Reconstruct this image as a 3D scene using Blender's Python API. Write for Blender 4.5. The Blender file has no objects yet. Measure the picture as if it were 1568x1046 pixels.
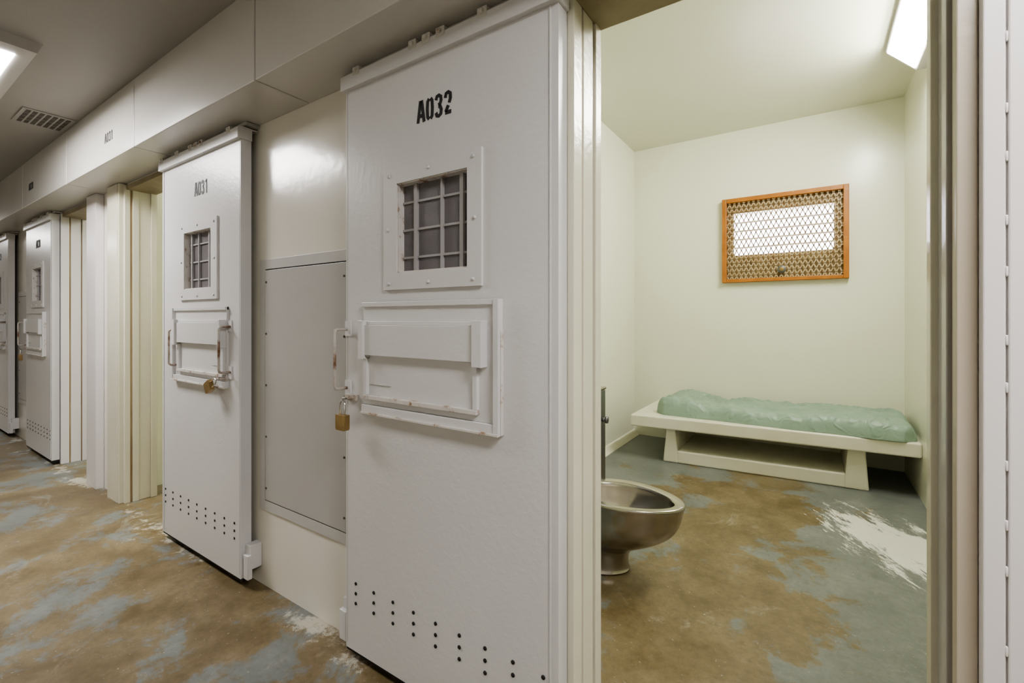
import bpy, bmesh, math, random
from mathutils import Vector, noise
random.seed(3)
scene = bpy.context.scene
COL = scene.collection
try: scene.view_settings.look = 'AgX - Medium High Contrast'
except Exception as ex: print(ex)

# ------------------------------------------------------------------ materials
def new_mat(name):
    m = bpy.data.materials.new(name); m.use_nodes = True
    nt = m.node_tree
    b = nt.nodes["Principled BSDF"]
    return m, nt, b

def N(nt, t, **kw):
    n = nt.nodes.new(t)
    for k, v in kw.items():
        if k in n.inputs: n.inputs[k].default_value = v
        else: setattr(n, k, v)
    return n

def ramp(nt, src, p0, p1, c0=(0,0,0,1), c1=(1,1,1,1)):
    r = nt.nodes.new("ShaderNodeValToRGB")
    r.color_ramp.elements[0].position = p0; r.color_ramp.elements[1].position = p1
    r.color_ramp.elements[0].color = c0; r.color_ramp.elements[1].color = c1
    nt.links.new(src, r.inputs[0])
    return r

def mixc(nt, fac, a, b):
    m = nt.nodes.new("ShaderNodeMix"); m.data_type = 'RGBA'
    if isinstance(fac, (int, float)): m.inputs[0].default_value = fac
    else: nt.links.new(fac, m.inputs[0])
    for i, c in ((6, a), (7, b)):
        if isinstance(c, tuple): m.inputs[i].default_value = (c[0], c[1], c[2], 1)
        else: nt.links.new(c, m.inputs[i])
    return m.outputs[2]

def paint(name, col, rough=0.4, col2=None, amt=0.35, scale=1.5, bump=0.05, bscale=60, dirt=None, dlo=0.62, dhi=0.8, dscale=4, metal=0.0, spec=0.5, stretch=(1,1,1)):
    m, nt, b = new_mat(name)
    tc = nt.nodes.new("ShaderNodeTexCoord")
    mp = N(nt, "ShaderNodeMapping"); mp.inputs["Scale"].default_value = stretch
    nt.links.new(tc.outputs["Object"], mp.inputs[0])
    n1 = N(nt, "ShaderNodeTexNoise", Scale=scale, Detail=4.0)
    nt.links.new(mp.outputs[0], n1.inputs[0])
    col2 = col2 or tuple(c*0.88 for c in col)
    r1 = ramp(nt, n1.outputs[0], 0.35, 0.7, (0,0,0,1), (amt,amt,amt,1))
    out = mixc(nt, r1.outputs[0], col, col2)
    if dirt:
        n2 = N(nt, "ShaderNodeTexNoise", Scale=dscale, Detail=7.0, Roughness=0.7)
        nt.links.new(mp.outputs[0], n2.inputs[0])
        r2 = ramp(nt, n2.outputs[0], dlo, dhi)
        out = mixc(nt, r2.outputs[0], out, dirt)
    nt.links.new(out, b.inputs["Base Color"])
    b.inputs["Roughness"].default_value = rough
    b.inputs["Metallic"].default_value = metal
    b.inputs["Specular IOR Level"].default_value = spec
    if bump > 0:
        n3 = N(nt, "ShaderNodeTexNoise", Scale=bscale, Detail=2.0)
        nt.links.new(tc.outputs["Object"], n3.inputs[0])
        bp = N(nt, "ShaderNodeBump", Strength=bump, Distance=0.01)
        nt.links.new(n3.outputs[0], bp.inputs["Height"])
        nt.links.new(bp.outputs[0], b.inputs["Normal"])
    return m

def emis(name, col, s):
    m, nt, b = new_mat(name)
    b.inputs["Base Color"].default_value = (.9,.9,.9,1)
    b.inputs["Emission Color"].default_value = (*col, 1)
    b.inputs["Emission Strength"].default_value = s
    return m

M_door   = paint("door_white_paint", (.665,.66,.665), .30, (.61,.60,.60), .7, 1.6, .08, 60, dirt=(.49,.43,.36), dlo=.70, dhi=.84, dscale=6)
M_wallw  = paint("corridor_wall_paint", (.77,.745,.68), .17, (.71,.68,.60), .6, 1.3, .05, 22)
M_fascia = paint("fascia_paint", (.59,.575,.54), .26, (.53,.51,.47), .6, 1.4, .05, 40)
M_ceil   = paint("corridor_ceiling_shaded_paint", (.38,.365,.34), .55, (.31,.30,.275), .5, .8, .05, 60)  # base colour darkened: stands for a ceiling lit only by bounce
M_frame  = paint("frame_cream_paint", (.70,.68,.56), .22, (.61,.58,.46), .7, 3.0, .08, 50, dirt=(.40,.29,.17), dlo=.66, dhi=.80, dscale=7, stretch=(1,1,.35))
M_frameg = paint("frame_worn_shaded_grey", (.44,.43,.42), .26, (.32,.31,.29), .7, 4.0, .08, 50, stretch=(1,1,.4))  # rubbed grey paint, with the strike jamb's shade mixed into the colour
M_frametan = paint("frame_shaded_tan", (.52,.47,.39), .30, (.42,.36,.27), .7, 4.0, .08, 50, stretch=(1,1,.3))  # jamb side turned from the light: its shade is in this tan
M_seam   = paint("frame_rust_seam", (.42,.33,.20), .5, (.24,.15,.07), .9, 6.0, .05, 50, stretch=(1,1,.3))
M_pinkw  = paint("post_white_paint", (.74,.71,.70), .38, None, .4, 2, .06, 60)
M_cell   = paint("cell_cream_paint", (.83,.83,.695), .24, (.79,.80,.65), .6, 1.0, .05, 26)
M_cellc  = paint("cell_ceiling_paint", (.75,.755,.63), .26, None, .4, .8, .05, 26)
M_bed    = paint("bunk_cream_paint", (.80,.78,.66), .38, (.70,.67,.52), .6, 4.0, .06, 50)
M_grey   = paint("access_panel_grey", (.47,.458,.445), .32, (.43,.42,.405), .6, 2, .04, 60)
M_greyl  = paint("access_frame_grey", (.53,.52,.505), .32, None, .4, 3, .04, 60)
M_dark   = paint("dark_gap", (.015,.014,.013), .8, bump=0)
M_line   = paint("panel_joint", (.10,.09,.075), .8, bump=0)
M_black  = paint("stencil_black", (.02,.02,.022), .6, bump=0)
M_screen = paint("dark_window_screen", (.17,.158,.167), .3, (.12,.11,.115), .7, 9, .15, 260)
M_bar    = paint("window_bar_grey", (.37,.355,.36), .4, bump=.02)
M_rust   = paint("rusty_edge", (.64,.62,.60), .5, (.58,.53,.48), .8, 14, .1, 90, dirt=(.26,.14,.07), dlo=.54, dhi=.63, dscale=15)
M_rod    = paint("handle_metal", (.54,.51,.48), .35, (.40,.32,.25), .8, 18, .05, 90, dirt=(.18,.09,.045), dlo=.48, dhi=.60, dscale=12)
M_brass  = paint("brass", (.42,.30,.14), .35, (.25,.17,.07), .6, 30, .05, 90, metal=.8)
M_chrome = paint("shackle_steel", (.7,.7,.7), .2, bump=0, metal=1)
M_header = paint("header_brown_edge", (.34,.29,.19), .5, (.18,.13,.07), .7, 5, .1, 40)
M_orange = paint("rust_orange_frame", (.46,.18,.03), .4, (.30,.10,.015), .7, 8, .08, 60, dirt=(.58,.38,.18), dlo=.62, dhi=.72, dscale=14)
M_mesh   = paint("expanded_metal_tan", (.55,.44,.28), .45, (.40,.26,.13), .8, 9, 0)
M_plate  = paint("window_plate_tan", (.34,.25,.12), .5, (.20,.12,.05), .7, 7, .05, 60)
M_steel  = paint("brushed_stainless", (.50,.47,.43), .20, (.34,.32,.29), .7, 5, .02, 200, metal=1.0)
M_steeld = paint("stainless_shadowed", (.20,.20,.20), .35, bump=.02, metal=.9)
M_housing= paint("fixture_housing", (.55,.53,.50), .45, bump=0)
M_lensC  = emis("corridor_lens_glow", (1.0,.97,.95), 38)
M_lensR  = emis("cell_lens_glow", (1.0,.99,.90), 68)

def mint_mat():
    m = paint("sage_vinyl", (.29,.39,.315), .42, (.24,.335,.265), .7, 4, 0)
    nt=m.node_tree; b=nt.nodes["Principled BSDF"]; L=nt.links.new
    tc=nt.nodes.new("ShaderNodeTexCoord")
    mp=N(nt,"ShaderNodeMapping"); mp.inputs["Scale"].default_value=(1,1.6,1); mp.inputs["Rotation"].default_value=(0,0,.5); L(tc.outputs["Object"],mp.inputs[0])
    n=N(nt,"ShaderNodeTexNoise",Scale=11.0,Detail=3.0,Distortion=1.5)
    try: n.noise_type='RIDGED_MULTIFRACTAL'
    except Exception: pass
    L(mp.outputs[0],n.inputs[0])
    bp=N(nt,"ShaderNodeBump",Strength=.5,Distance=.02); L(n.outputs[0],bp.inputs["Height"]); L(bp.outputs[0],b.inputs["Normal"])
    return m
M_mint = mint_mat()

def floor_mat():
    m, nt, b = new_mat("worn_painted_concrete")
    L = nt.links.new
    tc = nt.nodes.new("ShaderNodeTexCoord"); P = tc.outputs["Object"]
    nA = N(nt,"ShaderNodeTexNoise",Scale=2.5,Detail=14.0,Roughness=.72,Distortion=.3); L(P,nA.inputs[0])
    nB = N(nt,"ShaderNodeTexNoise",Scale=5.0,Detail=8.0,Roughness=.75); L(P,nB.inputs[0])
    nC = N(nt,"ShaderNodeTexNoise",Scale=38.0,Detail=6.0,Roughness=.75); L(P,nC.inputs[0])
    brown = mixc(nt, ramp(nt,nB.outputs[0],.36,.66).outputs[0], (.135,.100,.048), (.250,.198,.115))
    brown = mixc(nt, ramp(nt,nC.outputs[0],.48,.74,(0,0,0,1),(.5,.5,.5,1)).outputs[0], brown, (.095,.072,.043))
    grey  = mixc(nt, ramp(nt,nB.outputs[0],.36,.66).outputs[0], (.140,.155,.150), (.225,.240,.230))
    grey  = mixc(nt, ramp(nt,nC.outputs[0],.50,.72,(0,0,0,1),(.5,.5,.5,1)).outputs[0], grey, (.14,.125,.09))
    sep = nt.nodes.new("ShaderNodeSeparateXYZ"); L(P, sep.inputs[0])
    def mth(op,a,b_=None,clamp=False):
        n = nt.nodes.new("ShaderNodeMath"); n.operation=op; n.use_clamp=clamp
        for i,x in enumerate((a,b_)):
            if x is None: continue
            if isinstance(x,(int,float)): n.inputs[i].default_value=x
            else: L(x,n.inputs[i])
        return n.outputs[0]
    dx = mth('ABSOLUTE', mth('ADD', sep.outputs[0], .42))
    bias = mth('MULTIPLY', mth('SUBTRACT', dx, .34), .32)
    incell = mth('GREATER_THAN', sep.outputs[1], 1.25)
    incx = mth('GREATER_THAN', sep.outputs[0], -1.7)
    cellmask = mth('MULTIPLY', incell, incx)
    bias = mth('MULTIPLY', bias, cellmask)
    backb = mth('MULTIPLY', mth('GREATER_THAN', sep.outputs[1], 3.75), .03)
    f = mth('ADD', mth('ADD', nA.outputs[0], bias), backb)
    rg = ramp(nt, f, .500, .555, (0,0,0,1), (.95,.95,.95,1))
    c = mixc(nt, rg.outputs[0], brown, grey)
    nD = N(nt,"ShaderNodeTexNoise",Scale=3.1,Detail=12.0,Roughness=.8,Distortion=.9); L(P,nD.inputs[0])
    c = mixc(nt, ramp(nt,nD.outputs[0],.57,.70,(0,0,0,1),(.55,.55,.55,1)).outputs[0], c, (.42,.385,.31))
    wb = mth('SUBTRACT', .14, mth('ABSOLUTE', mth('SUBTRACT', sep.outputs[1], 1.08)))
    wb = mth('MAXIMUM', mth('MULTIPLY', wb, 1.2), -.3)
    g2 = mth('ADD', nB.outputs[0], wb)
    c = mixc(nt, ramp(nt,g2,.66,.72,(0,0,0,1),(.75,.75,.75,1)).outputs[0], c, (.54,.51,.43))
    nF = N(nt,"ShaderNodeTexNoise",Scale=70.0,Detail=4.0,Roughness=.6); L(P,nF.inputs[0])
    c = mixc(nt, ramp(nt,nF.outputs[0],.67,.73,(0,0,0,1),(.7,.7,.7,1)).outputs[0], c, (.50,.48,.42))
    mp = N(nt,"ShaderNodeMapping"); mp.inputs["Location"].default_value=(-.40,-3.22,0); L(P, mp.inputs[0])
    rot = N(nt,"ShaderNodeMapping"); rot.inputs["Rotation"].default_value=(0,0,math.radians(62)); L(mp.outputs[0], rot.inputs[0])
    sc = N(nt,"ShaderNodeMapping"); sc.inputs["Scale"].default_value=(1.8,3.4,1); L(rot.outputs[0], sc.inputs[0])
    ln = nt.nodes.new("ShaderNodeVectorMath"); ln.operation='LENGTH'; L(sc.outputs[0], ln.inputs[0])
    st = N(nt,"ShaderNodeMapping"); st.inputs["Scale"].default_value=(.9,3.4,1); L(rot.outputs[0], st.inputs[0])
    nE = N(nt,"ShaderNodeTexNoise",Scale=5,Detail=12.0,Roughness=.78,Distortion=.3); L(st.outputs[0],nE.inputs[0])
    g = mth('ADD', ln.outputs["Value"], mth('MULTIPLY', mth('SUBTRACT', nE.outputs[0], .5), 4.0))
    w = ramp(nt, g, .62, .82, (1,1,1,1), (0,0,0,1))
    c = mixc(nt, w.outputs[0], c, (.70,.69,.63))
    L(c, b.inputs["Base Color"])
    rr = ramp(nt, nB.outputs[0], .3, .7, (.32,.32,.32,1), (.55,.55,.55,1)); L(rr.outputs[0], b.inputs["Roughness"])
    b.inputs["Specular IOR Level"].default_value=.4
    bp = N(nt,"ShaderNodeBump",Strength=.18,Distance=.01); L(nB.outputs[0], bp.inputs["Height"]); L(bp.outputs[0], b.inputs["Normal"])
    return m
M_floor = floor_mat()

# ------------------------------------------------------------------ mesh builder
class MB:
    def __init__(s): s.v=[]; s.f=[]; s.fm=[]; s.fs=[]; s.mats=[]
    def mi(s, mat):
        if mat not in s.mats: s.mats.append(mat)
        return s.mats.index(mat)
    def add(s, vs, fs, mat, smooth=False):
        o=len(s.v); s.v += [tuple(v) for v in vs]; k=s.mi(mat)
        for f in fs: s.f.append([i+o for i in f]); s.fm.append(k); s.fs.append(smooth)
    def box(s,x0,x1,y0,y1,z0,z1,mat):
        if x0>x1: x0,x1=x1,x0
        vs=[(x,y,z) for z in (z0,z1) for y in (y0,y1) for x in (x0,x1)]
        s.add(vs,[(0,2,3,1),(4,5,7,6),(0,1,5,4),(2,6,7,3),(0,4,6,2),(1,3,7,5)],mat)
    def prism(s,poly,axis,c0,c1,mat,smooth=False):
        def P(a,b,c):
            return {'x':(c,a,b),'y':(a,c,b),'z':(a,b,c)}[axis]
        n=len(poly); vs=[P(a,b,c0) for a,b in poly]+[P(a,b,c1) for a,b in poly]
        s.add(vs,[list(range(n))[::-1],list(range(n,2*n))]+[(i,(i+1)%n,n+(i+1)%n,n+i) for i in range(n)],mat,smooth)
    def hexa(s,b4,t4,mat):
        s.add(list(b4)+list(t4),[(3,2,1,0),(4,5,6,7),(0,1,5,4),(1,2,6,5),(2,3,7,6),(3,0,4,7)],mat)
    def rings(s,rs,mat,cap0=True,cap1=True,smooth=True):
        n=len(rs[0]); vs=[p for r in rs for p in r]; fs=[]
        for k in range(len(rs)-1):
            for i in range(n):
                j=(i+1)%n; fs.append((k*n+i,k*n+j,(k+1)*n+j,(k+1)*n+i))
        if cap0: fs.append(list(range(n))[::-1])
        if cap1: fs.append([(len(rs)-1)*n+i for i in range(n)])
        s.add(vs,fs,mat,smooth)
    def tube(s,path,r,mat,n=10):
        path=[Vector(p) for p in path]; rs=[]; prev=None
        for i,p in enumerate(path):
            if i==0: t=path[1]-p
            elif i==len(path)-1: t=p-path[i-1]
            else: t=(path[i+1]-p).normalized()+(p-path[i-1]).normalized()
            t.normalize()
            if prev is None:
                a=Vector((0,0,1)) if abs(t.z)<.9 else Vector((1,0,0))
                u=t.cross(a).normalized()
            else:
                u=(prev-t*prev.dot(t)).normalized()
            prev=u; w=t.cross(u)
            rs.append([p+u*r*math.cos(2*math.pi*k/n)+w*r*math.sin(2*math.pi*k/n) for k in range(n)])
        s.rings(rs,mat)
    def cyl(s,c,axis,r,h,mat,n=14):
        d={'x':Vector((1,0,0)),'y':Vector((0,1,0)),'z':Vector((0,0,1))}[axis]
        c=Vector(c); s.tube([c-d*h/2,c+d*h/2],r,mat,n)
    def build(s,name,bevel=0,parent=None,center=True,seg=2):
        me=bpy.data.meshes.new(name)
        c=Vector((0,0,0))
        if center:
            xs=list(zip(*s.v)); c=Vector([(min(a)+max(a))/2 for a in xs])
        me.from_pydata([(v[0]-c.x,v[1]-c.y,v[2]-c.z) for v in s.v],[],s.f)
        for m in s.mats: me.materials.append(m)
        for p,k,sm in zip(me.polygons,s.fm,s.fs): p.material_index=k; p.use_smooth=sm
        bm=bmesh.new(); bm.from_mesh(me)
        bmesh.ops.recalc_face_normals(bm,faces=bm.faces); bm.to_mesh(me); bm.free()
        ob=bpy.data.objects.new(name,me); COL.objects.link(ob); ob.location=c
        if bevel>0:
            b=ob.modifiers.new("bevel",'BEVEL'); b.width=bevel; b.segments=seg; b.limit_method='ANGLE'; b.angle_limit=math.radians(50)
        if parent is not None:
            ob.parent=parent; ob.matrix_parent_inverse=parent.matrix_world.inverted()
        return ob
def empty(name,loc):
    e=bpy.data.objects.new(name,None); COL.objects.link(e); e.location=loc; e.empty_display_size=.2
    bpy.context.view_layer.update()
    return e

GL={
'A':[[(.03,0),(.25,1)],[(.35,1),(.57,0)],[(.2,.3),(.42,.3)]],
'0':[[(.24,.96),(.11,.84),(.08,.5),(.11,.16),(.24,.04)],[(.36,.96),(.49,.84),(.52,.5),(.49,.16),(.36,.04)]],
'3':[[(.06,.78),(.14,.93),(.3,.96),(.46,.88),(.48,.7),(.4,.57),(.25,.54)],[(.06,.22),(.14,.07),(.3,.04),(.47,.12),(.5,.3),(.42,.44),(.3,.48)]],
'2':[[(.07,.74),(.13,.92),(.3,.96),(.47,.88),(.48,.66),(.38,.48)],[(.31,.38),(.1,.12)],[(.06,.08),(.54,.08)]],
'1':[[(.14,.78),(.3,.93)],[(.34,1),(.34,0)]],
'9':[[(.28,.46),(.12,.52),(.08,.72),(.16,.92),(.3,.96)],[(.36,.95),(.48,.8),(.5,.5),(.44,.18),(.3,.05),(.1,.1)]],
}
def stencil(mb,text,x0,z0,h,w,y,mat,sw=.17):
    adv=w/len(text); sx=adv/.76
    for k,ch in enumerate(text):
        ox=x0+k*adv
        for st in GL[ch]:
            pts=[Vector((ox+p[0]*sx,z0+p[1]*h)) for p in st]
            hw=sw*h*.5
            off=[]
            for i,p in enumerate(pts):
                a=(p-pts[i-1]).normalized() if i else None
                b=(pts[i+1]-p).normalized() if i<len(pts)-1 else None
                t=(a+b).normalized() if a and b else (a or b)
                off.append(Vector((-t.y,t.x))*hw)
            for i in range(len(pts)-1):
                q=[pts[i]+off[i],pts[i+1]+off[i+1],pts[i+1]-off[i+1],pts[i]-off[i]]
                mb.prism([(v.x,v.y) for v in q],'y',y-.0012,y+.002,mat)

# ------------------------------------------------------------------ layout constants
FZ = .045
DF, DB = 1.056, 1.104
WF, WB = 1.13, 1.27
FY = .903
SOF, CC, CELLC = 2.19, 2.55, 3.07
HZ = 2.145
BACK = 4.80
PER = -4.78
MIR = -3.62
def tf(mir,sh):
    return (lambda x:(MIR-x if mir else x)+sh)
UNITS=[("A032",False,0),("A031",True,0),("A030",False,PER),("A029",True,PER)]
OP=(-.534,.203)

# ------------------------------------------------------------------ room shell
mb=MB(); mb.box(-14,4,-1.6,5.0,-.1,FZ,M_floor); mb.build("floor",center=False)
ops=[]
for n,mi,sh in UNITS:
    t=tf(mi,sh); a,b=sorted((t(OP[0]-.012),t(OP[1]+.03))); ops.append((a,b))
ops.sort()
mb=MB(); x=-14
for a,b in ops:
    mb.box(x,a,WF,WB,0,CELLC,M_wallw); mb.box(a,b,WF,WB,HZ+.03,CELLC,M_wallw); x=b
mb.box(x,4,WF,WB,0,CELLC,M_wallw)
mb.build("wall_corridor",center=False)
mb=MB(); mb.box(-14,4,-1.7,-1.6,0,CC,M_wallw); mb.build("wall_opposite",center=False)
mb=MB(); mb.box(-14.1,-14,-1.7,WB,0,CC,M_wallw); mb.build("wall_far_end",center=False)
mb=MB(); mb.box(4,4.1,-1.7,5,0,CELLC,M_wallw); mb.build("wall_near_end",center=False)
mb=MB(); mb.box(-14,4,-1.7,WF,CC,CC+.1,M_ceil); mb.build("ceiling_corridor",center=False)
mb=MB(); mb.box(-14,4,WF,5.0,CELLC,CELLC+.1,M_cellc); mb.build("ceiling_cells",center=False)
WX0,WX1,WZ0,WZ1=-.63,.15,1.88,2.28
mb=MB()
mb.box(-14,WX0,BACK,5.0,0,CELLC,M_cell); mb.box(WX1,4,BACK,5.0,0,CELLC,M_cell)
mb.box(WX0,WX1,BACK,5.0,0,WZ0,M_cell); mb.box(WX0,WX1,BACK,5.0,WZ1,CELLC,M_cell)
mb.build("wall_back",center=False)
for nm,a,b in (("wall_left",-2.02,-1.60),("wall_right",.615,.80),("wall_partition",-4.165,-4.05),("wall_chase",-6.8,-6.38),("wall_partition_far",-9.1,-8.95)):
    mb=MB(); mb.box(a,b,WB,BACK,0,CELLC,M_cell); mb.build(nm,center=False)
mb=MB()
mb.box(-1.6,OP[0]-.02,WB,WB+.006,0,CELLC,M_cell); mb.box(OP[1]+.035,.615,WB,WB+.006,0,CELLC,M_cell)
mb.box(OP[0]-.02,OP[1]+.035,WB,WB+.006,HZ+.03,CELLC,M_cell)
mb.build("wall_cell_front",center=False)

# fascia / soffit casing
mb=MB(); x=3.11
while x>-13.5:
    x1=x-1.22
    mb.prism([(FY,CC),(FY,SOF),(WF,SOF),(WF,SOF+.012),(FY+.012,SOF+.012),(FY+.012,CC)],'x',x1+.003,x-.003,M_fascia)
    mb.box(x-.004,x+.004,FY+.004,WF,SOF+.004,CC,M_line)
    x=x1
mb.build("trim_1",bevel=.003,center=False)
mb=MB()
for tx,nm in ((-3.37,"A031"),(-5.15,"A030"),(-8.3,"A029")):
    stencil(mb,nm,tx-.07,2.30,.055,.14,FY,M_black)
mb.build("cell_number_stencil")
mb=MB()
mb.prism([(-1.6,FZ),(-1.545,FZ),(-1.555,FZ+.012),(-1.59,FZ+.05),(-1.6,FZ+.055)],'y',1.30,BACK,M_bed)
mb.build("baseboard_left")

# ------------------------------------------------------------------ door frames
def door_frame(mi,sh):
    t=tf(mi,sh); mb=MB()
    def B(a,b,*r): mb.box(t(a),t(b),*r)
    T=SOF-.003
    F=M_frame if sh==0 else M_pinkw
    G=M_frameg; TN=M_frametan
    if mi or sh: G=F; TN=F
    B(-.580,-.564,1.110,1.129,FZ,T,F)
    B(-.564,-.556,1.120,1.129,FZ,T,M_seam)
    B(-.556,-.534,1.108,1.160,FZ,T,F)
    B(-.556,-.539,1.160,1.170,FZ,T,M_seam)
    B(-.556,-.534,1.170,1.235,FZ,T,F)
    B(-.556,-.538,1.235,1.242,FZ,T,M_seam)
    B(-.556,-.528,1.242,WB+.012,FZ,T,F)
    B(.200,.24,1.250,WB+.015,FZ,HZ+.03,F)
    B(.212,.24,1.185,1.250,FZ,HZ+.03,G)
    B(.206,.24,1.150,1.185,FZ,HZ+.03,G)
    B(.216,.24,1.138,1.150,FZ,HZ+.03,M_seam)
    B(.212,.24,1.108,1.138,FZ,HZ+.03,TN)
    B(-.534,.212,1.118,WB+.012,HZ,HZ+.032,M_header)
    P_=M_pinkw if not mi else F
    B(.2405,.268,1.085,1.129,FZ,T,P_)
    B(.2705,.46,1.083,1.129,FZ,T,P_)
    B(.267,.2715,1.090,1.129,FZ,T,P_)
    for i in range(20):
        z=.15+i*.10+random.uniform(-.02,.02); mb.cyl((t(.269),1.087,z),'z',.003,.018,P_,8)
    mb.build("door_frame",bevel=.003)
for n,mi,sh in UNITS: door_frame(mi,sh)

# ------------------------------------------------------------------ doors
def make_door(idx,label,mi,sh,hoff):
    t=tf(mi,sh)
    x0,x1=-1.427,-.553
    zb,zt=.085,2.125
    root=empty("door_%d"%idx,((t(x0)+t(x1))/2,(DF+DB)/2,zb))
    mb=MB()
    def B(a,b,*r): mb.box(t(a),t(b),*r)
    gx0,gx1,gz0,gz1=-1.152,-.852,1.436,1.731
    B(x0,gx0,DF,DB,zb,zt,M_door); B(gx1,x1,DF,DB,zb,zt,M_door)
    B(gx0,gx1,DF,DB,zb,gz0,M_door); B(gx0,gx1,DF,DB,gz1,zt,M_door)
    mb.build("slab",parent=root)
    mb=MB()
    B(x0+.006,x0+.010,DF-.0008,DF+.002,zb+.02,zt-.01,M_greyl)
    B(x1-.026,x1-.022,DF-.003,DF+.002,zb+.02,zt-.01,M_door)
    B(x0,x1,DF+.004,DB-.004,zb-.012,zb+.001,M_dark)
    mb.build("edge_seams",parent=root)
    mb=MB(); fx0,fx1,fz0,fz1=-1.216,-.799,1.380,1.783; ft=DF-.009
    B(fx0,gx0,ft,DF+.001,fz0,fz1,M_door); B(gx1,fx1,ft,DF+.001,fz0,fz1,M_door)
    B(gx0,gx1,ft,DF+.001,fz0,gz0,M_door); B(gx0,gx1,ft,DF+.001,gz1,fz1,M_door)
    cxm=(fx0+fx1)/2
    for cx,cz in ((fx0+.03,1.40),(cxm,1.40),(fx1-.03,1.40),(fx0+.03,1.76),(cxm,1.76),(fx1-.03,1.76),(fx0+.025,1.58),(fx1-.025,1.58)):
        mb.cyl((t(cx),ft-.001,cz),'y',.006,.004,M_door,10)
    mb.build("window_frame",parent=root)
    mb=MB()
    B(gx0,gx1,DF+.022,DF+.026,gz0,gz1,M_screen)
    for fr,hw in ((.22,.007),(.60,.004),(.87,.007)):
        xx=gx0+(gx1-gx0)*fr; B(xx-hw,xx+hw,DF+.012,DF+.022,gz0,gz1,M_bar)
    for k in range(3):
        zz=gz0+(gz1-gz0)*(.17+.31*k); B(gx0,gx1,DF+.016,DF+.022,zz-.0035,zz+.0035,M_bar)
    e=.004
    B(gx0,gx0+e,DF-.004,DF+.024,gz0,gz1,M_rust); B(gx1-e,gx1,DF-.004,DF+.024,gz0,gz1,M_rust)
    B(gx0,gx1,DF-.004,DF+.024,gz0,gz0+e,M_rust); B(gx0,gx1,DF-.004,DF+.024,gz1-e,gz1,M_rust)
    mb.build("window_bars",parent=root)
    # food slot
    mb=MB(); sx0,sx1=-1.318,-.732
    B(sx0,sx1,DF-.010,DF+.001,.985,1.340,M_door)
    B(sx0,sx1,DF-.018,DF,1.324,1.340,M_door)
    B(sx0+.018,sx1-.050,DF-.022,DF,1.262,1.275,M_door)
    B(sx0+.018,sx1-.050,DF-.030,DF,1.158,1.262,M_door)
    B(sx0+.008,sx0+.030,DF-.040,DF,1.145,1.278,M_door)
    B(sx1-.080,sx1-.045,DF-.040,DF,1.145,1.278,M_door)
    B(sx0+.012,sx0+.030,DF-.022,DF,1.02,1.15,M_door)
    B(sx1-.090,sx1-.074,DF-.022,DF,1.02,1.15,M_door)
    B(sx0+.012,sx1-.074,DF-.026,DF,1.006,1.020,M_rust)
    B(sx0,sx1,DF-.020,DF,.960,.985,M_door)
    B(sx0+.002,sx1+.002,DF-.026,DF,.953,.961,M_rust)
    B(sx1-.016,sx1+.003,DF-.024,DF,.955,1.340,M_door)
    B(sx1+.003,sx1+.006,DF-.014,DF,.955,1.25,M_rust)
    B(sx0+.036,sx0+.14,DF-.013,DF,1.055,1.058,M_frameg)
    mb.build("food_slot",bevel=.0025,parent=root)
    mb=MB()
    for c in range(9):
        for r in range(3):
            cx=x0+.056+c*.0966; cz=.330-r*.0355
            mb.cyl((t(cx),DF-.0002,cz),'y',.0060,.004,M_dark,10)  # solid black discs; the dark inside the holes is only colour
    mb.build("vent_hole_discs",parent=root)
    mb=MB()
    lw=.153; lx=t(-.986)-lw/2+(.05 if mi else 0)
    stencil(mb,label,lx,1.912,.070,lw,DF,M_black)
    mb.build("number",parent=root)
    hx=x0+hoff
    mb=MB(); y0=DF; y1=DF-.055
    p=[(t(hx),y0,1.245),(t(hx),y1+.012,1.245),(t(hx),y1+.003,1.242),(t(hx),y1,1.232),(t(hx),y1,1.045),(t(hx),y1+.003,1.035),(t(hx),y1+.012,1.032),(t(hx),y0,1.032)]
    mb.tube(p,.0055,M_rod)
    B(hx-.010,hx+.022,DF-.005,DF,1.22,1.275,M_door); B(hx-.010,hx+.022,DF-.005,DF,1.0,1.06,M_door)
    if mi:
        hx2=-.76
        p=[(t(hx2),y0,1.225),(t(hx2),y1+.022,1.225),(t(hx2),y1+.012,1.215),(t(hx2),y1+.012,1.045),(t(hx2),y1+.022,1.035),(t(hx2),y0,1.035)]
        mb.tube(p,.0055,M_rod)
    mb.build("handle",parent=root)
    mb=MB(); px=hx+(.03 if not mi else .05)
    zz=1.0
    B(px-.03,px+.03,DF-.012,DF,zz-.010,zz+.010,M_rod)
    mb.tube([(t(px)-.012,DF-.005,zz),(t(px)-.012,DF-.035,zz),(t(px)+.012,DF-.035,zz),(t(px)+.012,DF-.005,zz)],.005,M_rod)
    ang=0 if not mi else math.radians(-62)
    ca,sa=math.cos(ang),math.sin(ang); ox,oz=t(px),zz-.004
    def R(a,b): return (ox+a*ca-b*sa, oz+a*sa+b*ca)
    yc=DF-.045
    sh_=[R(-.014,-.052),R(-.014,-.018),R(-.009,-.006),R(0,0),R(.009,-.006),R(.014,-.018),R(.014,-.052)]
    mb.tube([(a,yc,b) for a,b in sh_],.0038,M_chrome)
    mb.prism([R(-.026,-.052),R(.026,-.052),R(.026,-.100),R(.022,-.106),R(-.022,-.106),R(-.026,-.100)],'y',yc-.011,yc+.011,M_brass)
    mb.build("padlock",bevel=.002,parent=root)
    mb=MB()
    B(x0-.010,x1+.008,DF-.018,DB,2.110,2.160,M_door)
    B(x0-.010,x1+.008,DF-.010,WF-.002,2.160,2.167,M_rust)
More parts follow.
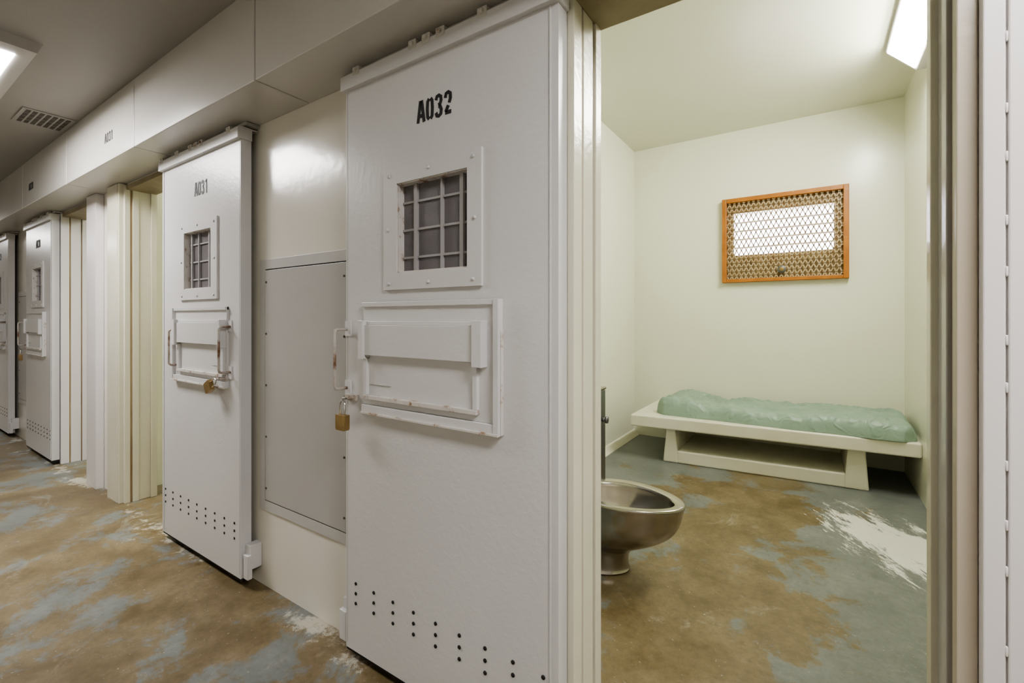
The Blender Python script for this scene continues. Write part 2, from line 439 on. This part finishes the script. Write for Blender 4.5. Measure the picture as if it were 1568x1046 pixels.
    for c in (.06,.34,.40,.46,.62,.82):
        B(x0+c,x0+c+.035,DF-.020,DF+.02,2.148,2.176,M_fascia)
        mb.cyl((t(x0+c+.017),DF-.022,2.163),'y',.007,.01,M_rust,8)
    B(x0-.03,x1+.02,DF+.01,WF-.001,2.172,SOF-.002,M_frameg)
    mb.build("hanger_rail",bevel=.002,parent=root)
    mb=MB()
    B(x0-.045,x0+.0,DF+.02,WF-.001,.13,.24,M_door); B(x0-.05,x0-.01,DF+.006,DF+.028,.09,.20,M_door)
    mb.build("floor_guide",bevel=.003,parent=root)
for i,(n,mi,sh) in enumerate(UNITS): make_door(i+1,n,mi,sh,.010 if not mi else .085)

# ------------------------------------------------------------------ access panels
for sh in (0,PER):
    mb=MB(); a,b=-2.155+sh,-1.465+sh; z0,z1=.400,1.555; w=.045
    wf=WF-.0012; yy=wf-.006
    mb.box(a,a+w,yy,wf,z0,z1,M_greyl); mb.box(b-w,b,yy,wf,z0,z1,M_greyl)
    mb.box(a+w,b-w,yy,wf,z0,z0+w,M_greyl); mb.box(a+w,b-w,yy,wf,z1-w,z1,M_greyl)
    mb.box(a+w,b-w,wf-.002,wf,z0+w,z1-w,M_dark)
    mb.box(a+w+.005,b-w-.005,wf-.008,wf,z0+w+.005,z1-w-.005,M_grey)
    for k in range(5):
        zz=z0+w+.06+k*(z1-z0-2*w-.12)/4
        for xx in (a+w+.016,b-w-.016): mb.cyl((xx,wf-.009,zz),'y',.005,.004,M_line,8)
    mb.build("access_panel",bevel=.0015)

# ------------------------------------------------------------------ corridor ceiling light & vent
for lx in (-9.6,-3.59,.86):  # last one, near the camera, is unseen and added for overall lighting
    mb=MB(); x0,x1,y0,y1=lx-.62,lx+.62,-.06,.56
    mb.prism([(y0,CC),(y1,CC),(y1-.02,CC-.05),(y0+.02,CC-.05)],'x',x0,x1,M_housing)
    mb.box(x0+.09,x1-.09,y0+.075,y1-.075,CC-.053,CC-.050,M_lensC)
    mb.build("ceiling_light_fixture")
mb=MB(); x0,x1,y0,y1=-4.25,-3.93,.655,.893
mb.box(x0,x1,y0,y1,CC-.006,CC-.0005,M_ceil)
nx,ny=4,7
for i in range(ny):
    for j in range(nx):
        cx=x0+.02+(x1-x0-.04)*(j+.5)/nx; cy=y0+.015+(y1-y0-.03)*(i+.5)/ny
        mb.box(cx-.030,cx+.030,cy-.010,cy+.010,CC-.0075,CC-.005,M_line)
mb.build("ceiling_air_vent")

# ------------------------------------------------------------------ cell lights
def cell_light(name,wx,dirx,y0,y1):
    mb=MB(); c=CELLC
    P=[(wx,c),(wx-dirx*.215,c),(wx-dirx*.215,c-.03),(wx-dirx*.06,c-.19),(wx,c-.19)]
    mb.prism(P,'y',y0,y1,M_housing)
    a=Vector((wx-dirx*.205,c-.04)); b=Vector((wx-dirx*.07,c-.18))
    d=Vector((-dirx*.004,-.004))
    mb.prism([tuple(a),tuple(b),tuple(b+d),tuple(a+d)],'y',y0+.03,y1-.03,M_lensR)
    mb.build(name)
cell_light("cell_light_fixture",.615,1,2.55,3.88)
cell_light("cell_light_fixture",-4.05,-1,2.55,3.88)
cell_light("cell_light_fixture",-4.165,1,2.55,3.88)

# ------------------------------------------------------------------ cell window
root=empty("window_1",(-.237,BACK,2.02))
mb=MB(); x0,x1,z0,z1=-.728,.254,1.622,2.417; w=.04
ya,yb=BACK-.055,BACK
mb.box(x0,x0+w,ya,yb,z0,z1,M_orange); mb.box(x1-w,x1,ya,yb,z0,z1,M_orange)
mb.box(x0+w,x1-w,ya,yb,z0,z0+w*.8,M_orange); mb.box(x0+w,x1-w,ya,yb,z1-w,z1,M_orange)
mb.build("frame",bevel=.004,parent=root)
mb=MB(); yp=BACK-.006
mb.box(x0+w,WX0,yp,BACK,z0+w*.8,z1-w,M_plate); mb.box(WX1,x1-w,yp,BACK,z0+w*.8,z1-w,M_plate)
mb.box(WX0,WX1,yp,BACK,z0+w*.8,WZ0,M_plate); mb.box(WX0,WX1,yp,BACK,WZ1,z1-w,M_plate)
for k in range(1,5):
    zz=WZ0+(WZ1-WZ0)*k/5; mb.box(WX0,WX1,BACK+.06,BACK+.075,zz-.006,zz+.006,M_grey)
mb.build("backing_plate",parent=root)
mb=MB(); ax0,ax1,az0,az1=x0+w*.6,x1-w*.6,z0+w*.5,z1-w*.6
dw,dh=.0405,.080; ym=BACK-.034
W=ax1-ax0; H=az1-az0; sl=dh/dw
def strand(p,q):
    p=Vector(p); q=Vector(q); d=(q-p).normalized(); nn=Vector((-d.y,d.x))*.0040
    mb.prism([tuple(p+nn),tuple(q+nn),tuple(q-nn),tuple(p-nn)],'y',ym-.003,ym+.003,M_mesh)
k=-int(H/dh)-2
while k*dw<W+H/sl+dw:
    for sgn in (1,-1):
        base=ax0+k*dw
        xa=base; dx_=sgn*H/sl
        t0=(ax0-xa)/dx_; t1=(ax1-xa)/dx_
        lo=max(0,min(t0,t1)); hi=min(1,max(t0,t1))
        if hi-lo>.01:
            strand((xa+dx_*lo,az0+H*lo),(xa+dx_*hi,az0+H*hi))
    k+=1
mb.build("expanded_metal",parent=root)
mb=MB()
mb.cyl((-.235,ym-.012,1.725),'y',.034,.02,M_steeld,20); mb.cyl((-.235,ym-.026,1.725),'y',.018,.014,M_brass,16)
mb.build("lock",bevel=.002,parent=root)

# ------------------------------------------------------------------ bunk
mb=MB()
sx0,sx1=-1.345,.6149
DZ=-.015
def yf(x,o=0): return 3.93+(4.08-3.93)*(x-sx0)/(sx1-sx0)+o
YB=BACK-.0005
mb.prism([(sx0,yf(sx0)),(sx1,yf(sx1)),(sx1,YB),(sx0,YB)],'z',.352+DZ,.452+DZ,M_bed)
def block(xa,xb,xa2,xb2,z0,z1,o=.06,yb=BACK-.001):
    mb.hexa([(xa,yf(xa,o),z0),(xb,yf(xb,o),z0),(xb,yb,z0),(xa,yb,z0)],[(xa2,yf(xa2,o),z1),(xb2,yf(xb2,o),z1),(xb2,yb,z1),(xa2,yb,z1)],M_bed)
block(-1.085,-.96,-1.055,-.985,FZ,.352+DZ)
block(.19,.335,.21,.315,FZ,.352+DZ)
block(-.97,.20,-.97,.20,FZ,.150,.063)
mb.box(-.98,.21,BACK-.08,BACK-.001,.14,.352+DZ,M_bed)
mb.build("concrete_bunk",bevel=.012,seg=3)
def mattress():
    x0,x1,y0,y1,zb=-1.17,.600,4.06,4.76,.452+DZ
    nx,ny=170,68
    vs=[];fs=[]
    def prof(u,v):
        eu=min(u,1-u)*(x1-x0); ev=min(v,1-v)*(y1-y0)
        e=min(eu,.07)/.07; g=min(ev,.07)/.07
        return (1-(1-e)**2.4)**.5*(1-(1-g)**2.4)**.5
    for top in (1,0):
        for j in range(ny+1):
            for i in range(nx+1):
                u=i/nx; v=j/ny
                x=x0+(x1-x0)*u; y=y0+(y1-y0)*v
                s=prof(u,v)
                du=max(0,.08-min(u,1-u)*(x1-x0))/.08; dv=max(0,.08-min(v,1-v)*(y1-y0))/.08
                if u<.9: x+= .014*noise.noise((y*6,x*2,1))
                y+=.020*noise.noise((x*4,y*2,5))
                x+=(.04*du*dv)*(1 if u<.5 else -1); y+=(.04*du*dv)*(1 if v<.5 else -1)
                if top:
                    h=.108+.024*noise.noise((x*2.1,y*3,0))+.022*u
                    h+=.036*math.exp(-((u-.10)/.10)**2)
                    h-=.022*math.exp(-((u-.25-.03*v)/.035)**2)
                    wr=abs(noise.noise((x*7+2*y,y*9,3)))*.044+abs(noise.noise((x*16,y*14+x*4,8)))*.024
                    z=zb+.004+s*(h-wr)
                else: z=zb+.001
                vs.append((x,y,z))
    n=(nx+1)*(ny+1)
    for j in range(ny):
        for i in range(nx):
            a=j*(nx+1)+i; b=a+1; c=a+nx+2; d=a+nx+1
            fs.append((a,b,c,d)); fs.append((n+a,n+d,n+c,n+b))
    def e(a,b): fs.append((a,n+a,n+b,b))
    for i in range(nx): e(i,i+1); e(ny*(nx+1)+i+1,ny*(nx+1)+i)
    for j in range(ny): e((j+1)*(nx+1),j*(nx+1)); e(j*(nx+1)+nx,(j+1)*(nx+1)+nx)
    mb=MB(); mb.add(vs,fs,M_mint,True)
    mb.build("mattress")
mattress()

# ------------------------------------------------------------------ toilet
def egg(cx,cy,rx,ry,z,n=48):
    out=[]
    for i in range(n):
        a=2*math.pi*i/n; c,s=math.cos(a),math.sin(a)
        w=1-.16*c if c>0 else 1
        out.append((cx+rx*c,cy+ry*s*w,z))
    return out
root=empty("stainless_toilet_sink_unit",(-1.2,2.17,FZ))
mb=MB(); cy=2.175
R=[(FZ,-.89,.142,.125),(.055,-.89,.142,.125),(.062,-.89,.134,.116),(.11,-.89,.130,.114),(.15,-.883,.136,.116),
   (.175,-.865,.158,.126),(.20,-.838,.190,.142),(.235,-.808,.225,.160),(.275,-.785,.250,.174),(.33,-.772,.265,.184),
   (.385,-.768,.271,.188),(.400,-.768,.276,.192),(.410,-.768,.280,.196),(.420,-.768,.278,.194),(.424,-.768,.270,.187),
   (.422,-.765,.235,.152),(.414,-.765,.225,.142),(.39,-.765,.222,.140),(.34,-.78,.195,.125),(.28,-.81,.14,.10),(.24,-.83,.08,.06),(.235,-.83,.03,.03)]
mb.rings([egg(c,cy,rx,ry,z) for z,c,rx,ry in R],M_steel)
ob=mb.build("bowl",parent=root)
sd=ob.modifiers.new("sub",'SUBSURF'); sd.levels=1; sd.render_levels=2
mb=MB()
mb.box(-1.599,-.940,1.985,2.345,FZ,.90,M_steeld)
mb.box(-1.599,-.936,1.98,2.35,.90,.915,M_steel)
mb.build("cabinet",bevel=.006,parent=root)
mb=MB()
rs=[]
for z,r in ((.915,.15),(.922,.155),(.922,.135),(.90,.125),(.87,.08),(.865,.02)):
    rs.append([(-1.25+r*1.1*math.cos(2*math.pi*i/32),2.165+r*math.sin(2*math.pi*i/32),z+.004) for i in range(32)])
mb.rings(rs,M_steel,cap0=False)
mb.tube([(-1.5,2.165,.915),(-1.5,2.165,1.0),(-1.49,2.165,1.02),(-1.42,2.165,1.03),(-1.40,2.165,1.01)],.011,M_chrome)
mb.cyl((-1.5,2.08,.93),'z',.015,.03,M_chrome); mb.cyl((-1.5,2.25,.93),'z',.015,.03,M_chrome)
mb.cyl((-.93,2.29,.745),'x',.012,.03,M_steeld); mb.cyl((-.912,2.29,.745),'x',.018,.010,M_steeld)
mb.build("basin_and_taps",parent=root)

# ------------------------------------------------------------------ world (daylight outside the window)
w=bpy.data.worlds.new("daylight"); scene.world=w; w.use_nodes=True
bg=w.node_tree.nodes["Background"]; bg.inputs[0].default_value=(.88,.84,1.0,1); bg.inputs[1].default_value=9

# ------------------------------------------------------------------ camera
cd=bpy.data.cameras.new("camera"); cam=bpy.data.objects.new("camera",cd); COL.objects.link(cam)
cam.location=(0,0,1.286); cam.rotation_euler=(math.radians(90),0,math.radians(33.48))
cd.sensor_fit='HORIZONTAL'; cd.sensor_width=36; cd.lens=16.0; cd.shift_y=-36/1568
cd.clip_start=.02
scene.camera=cam
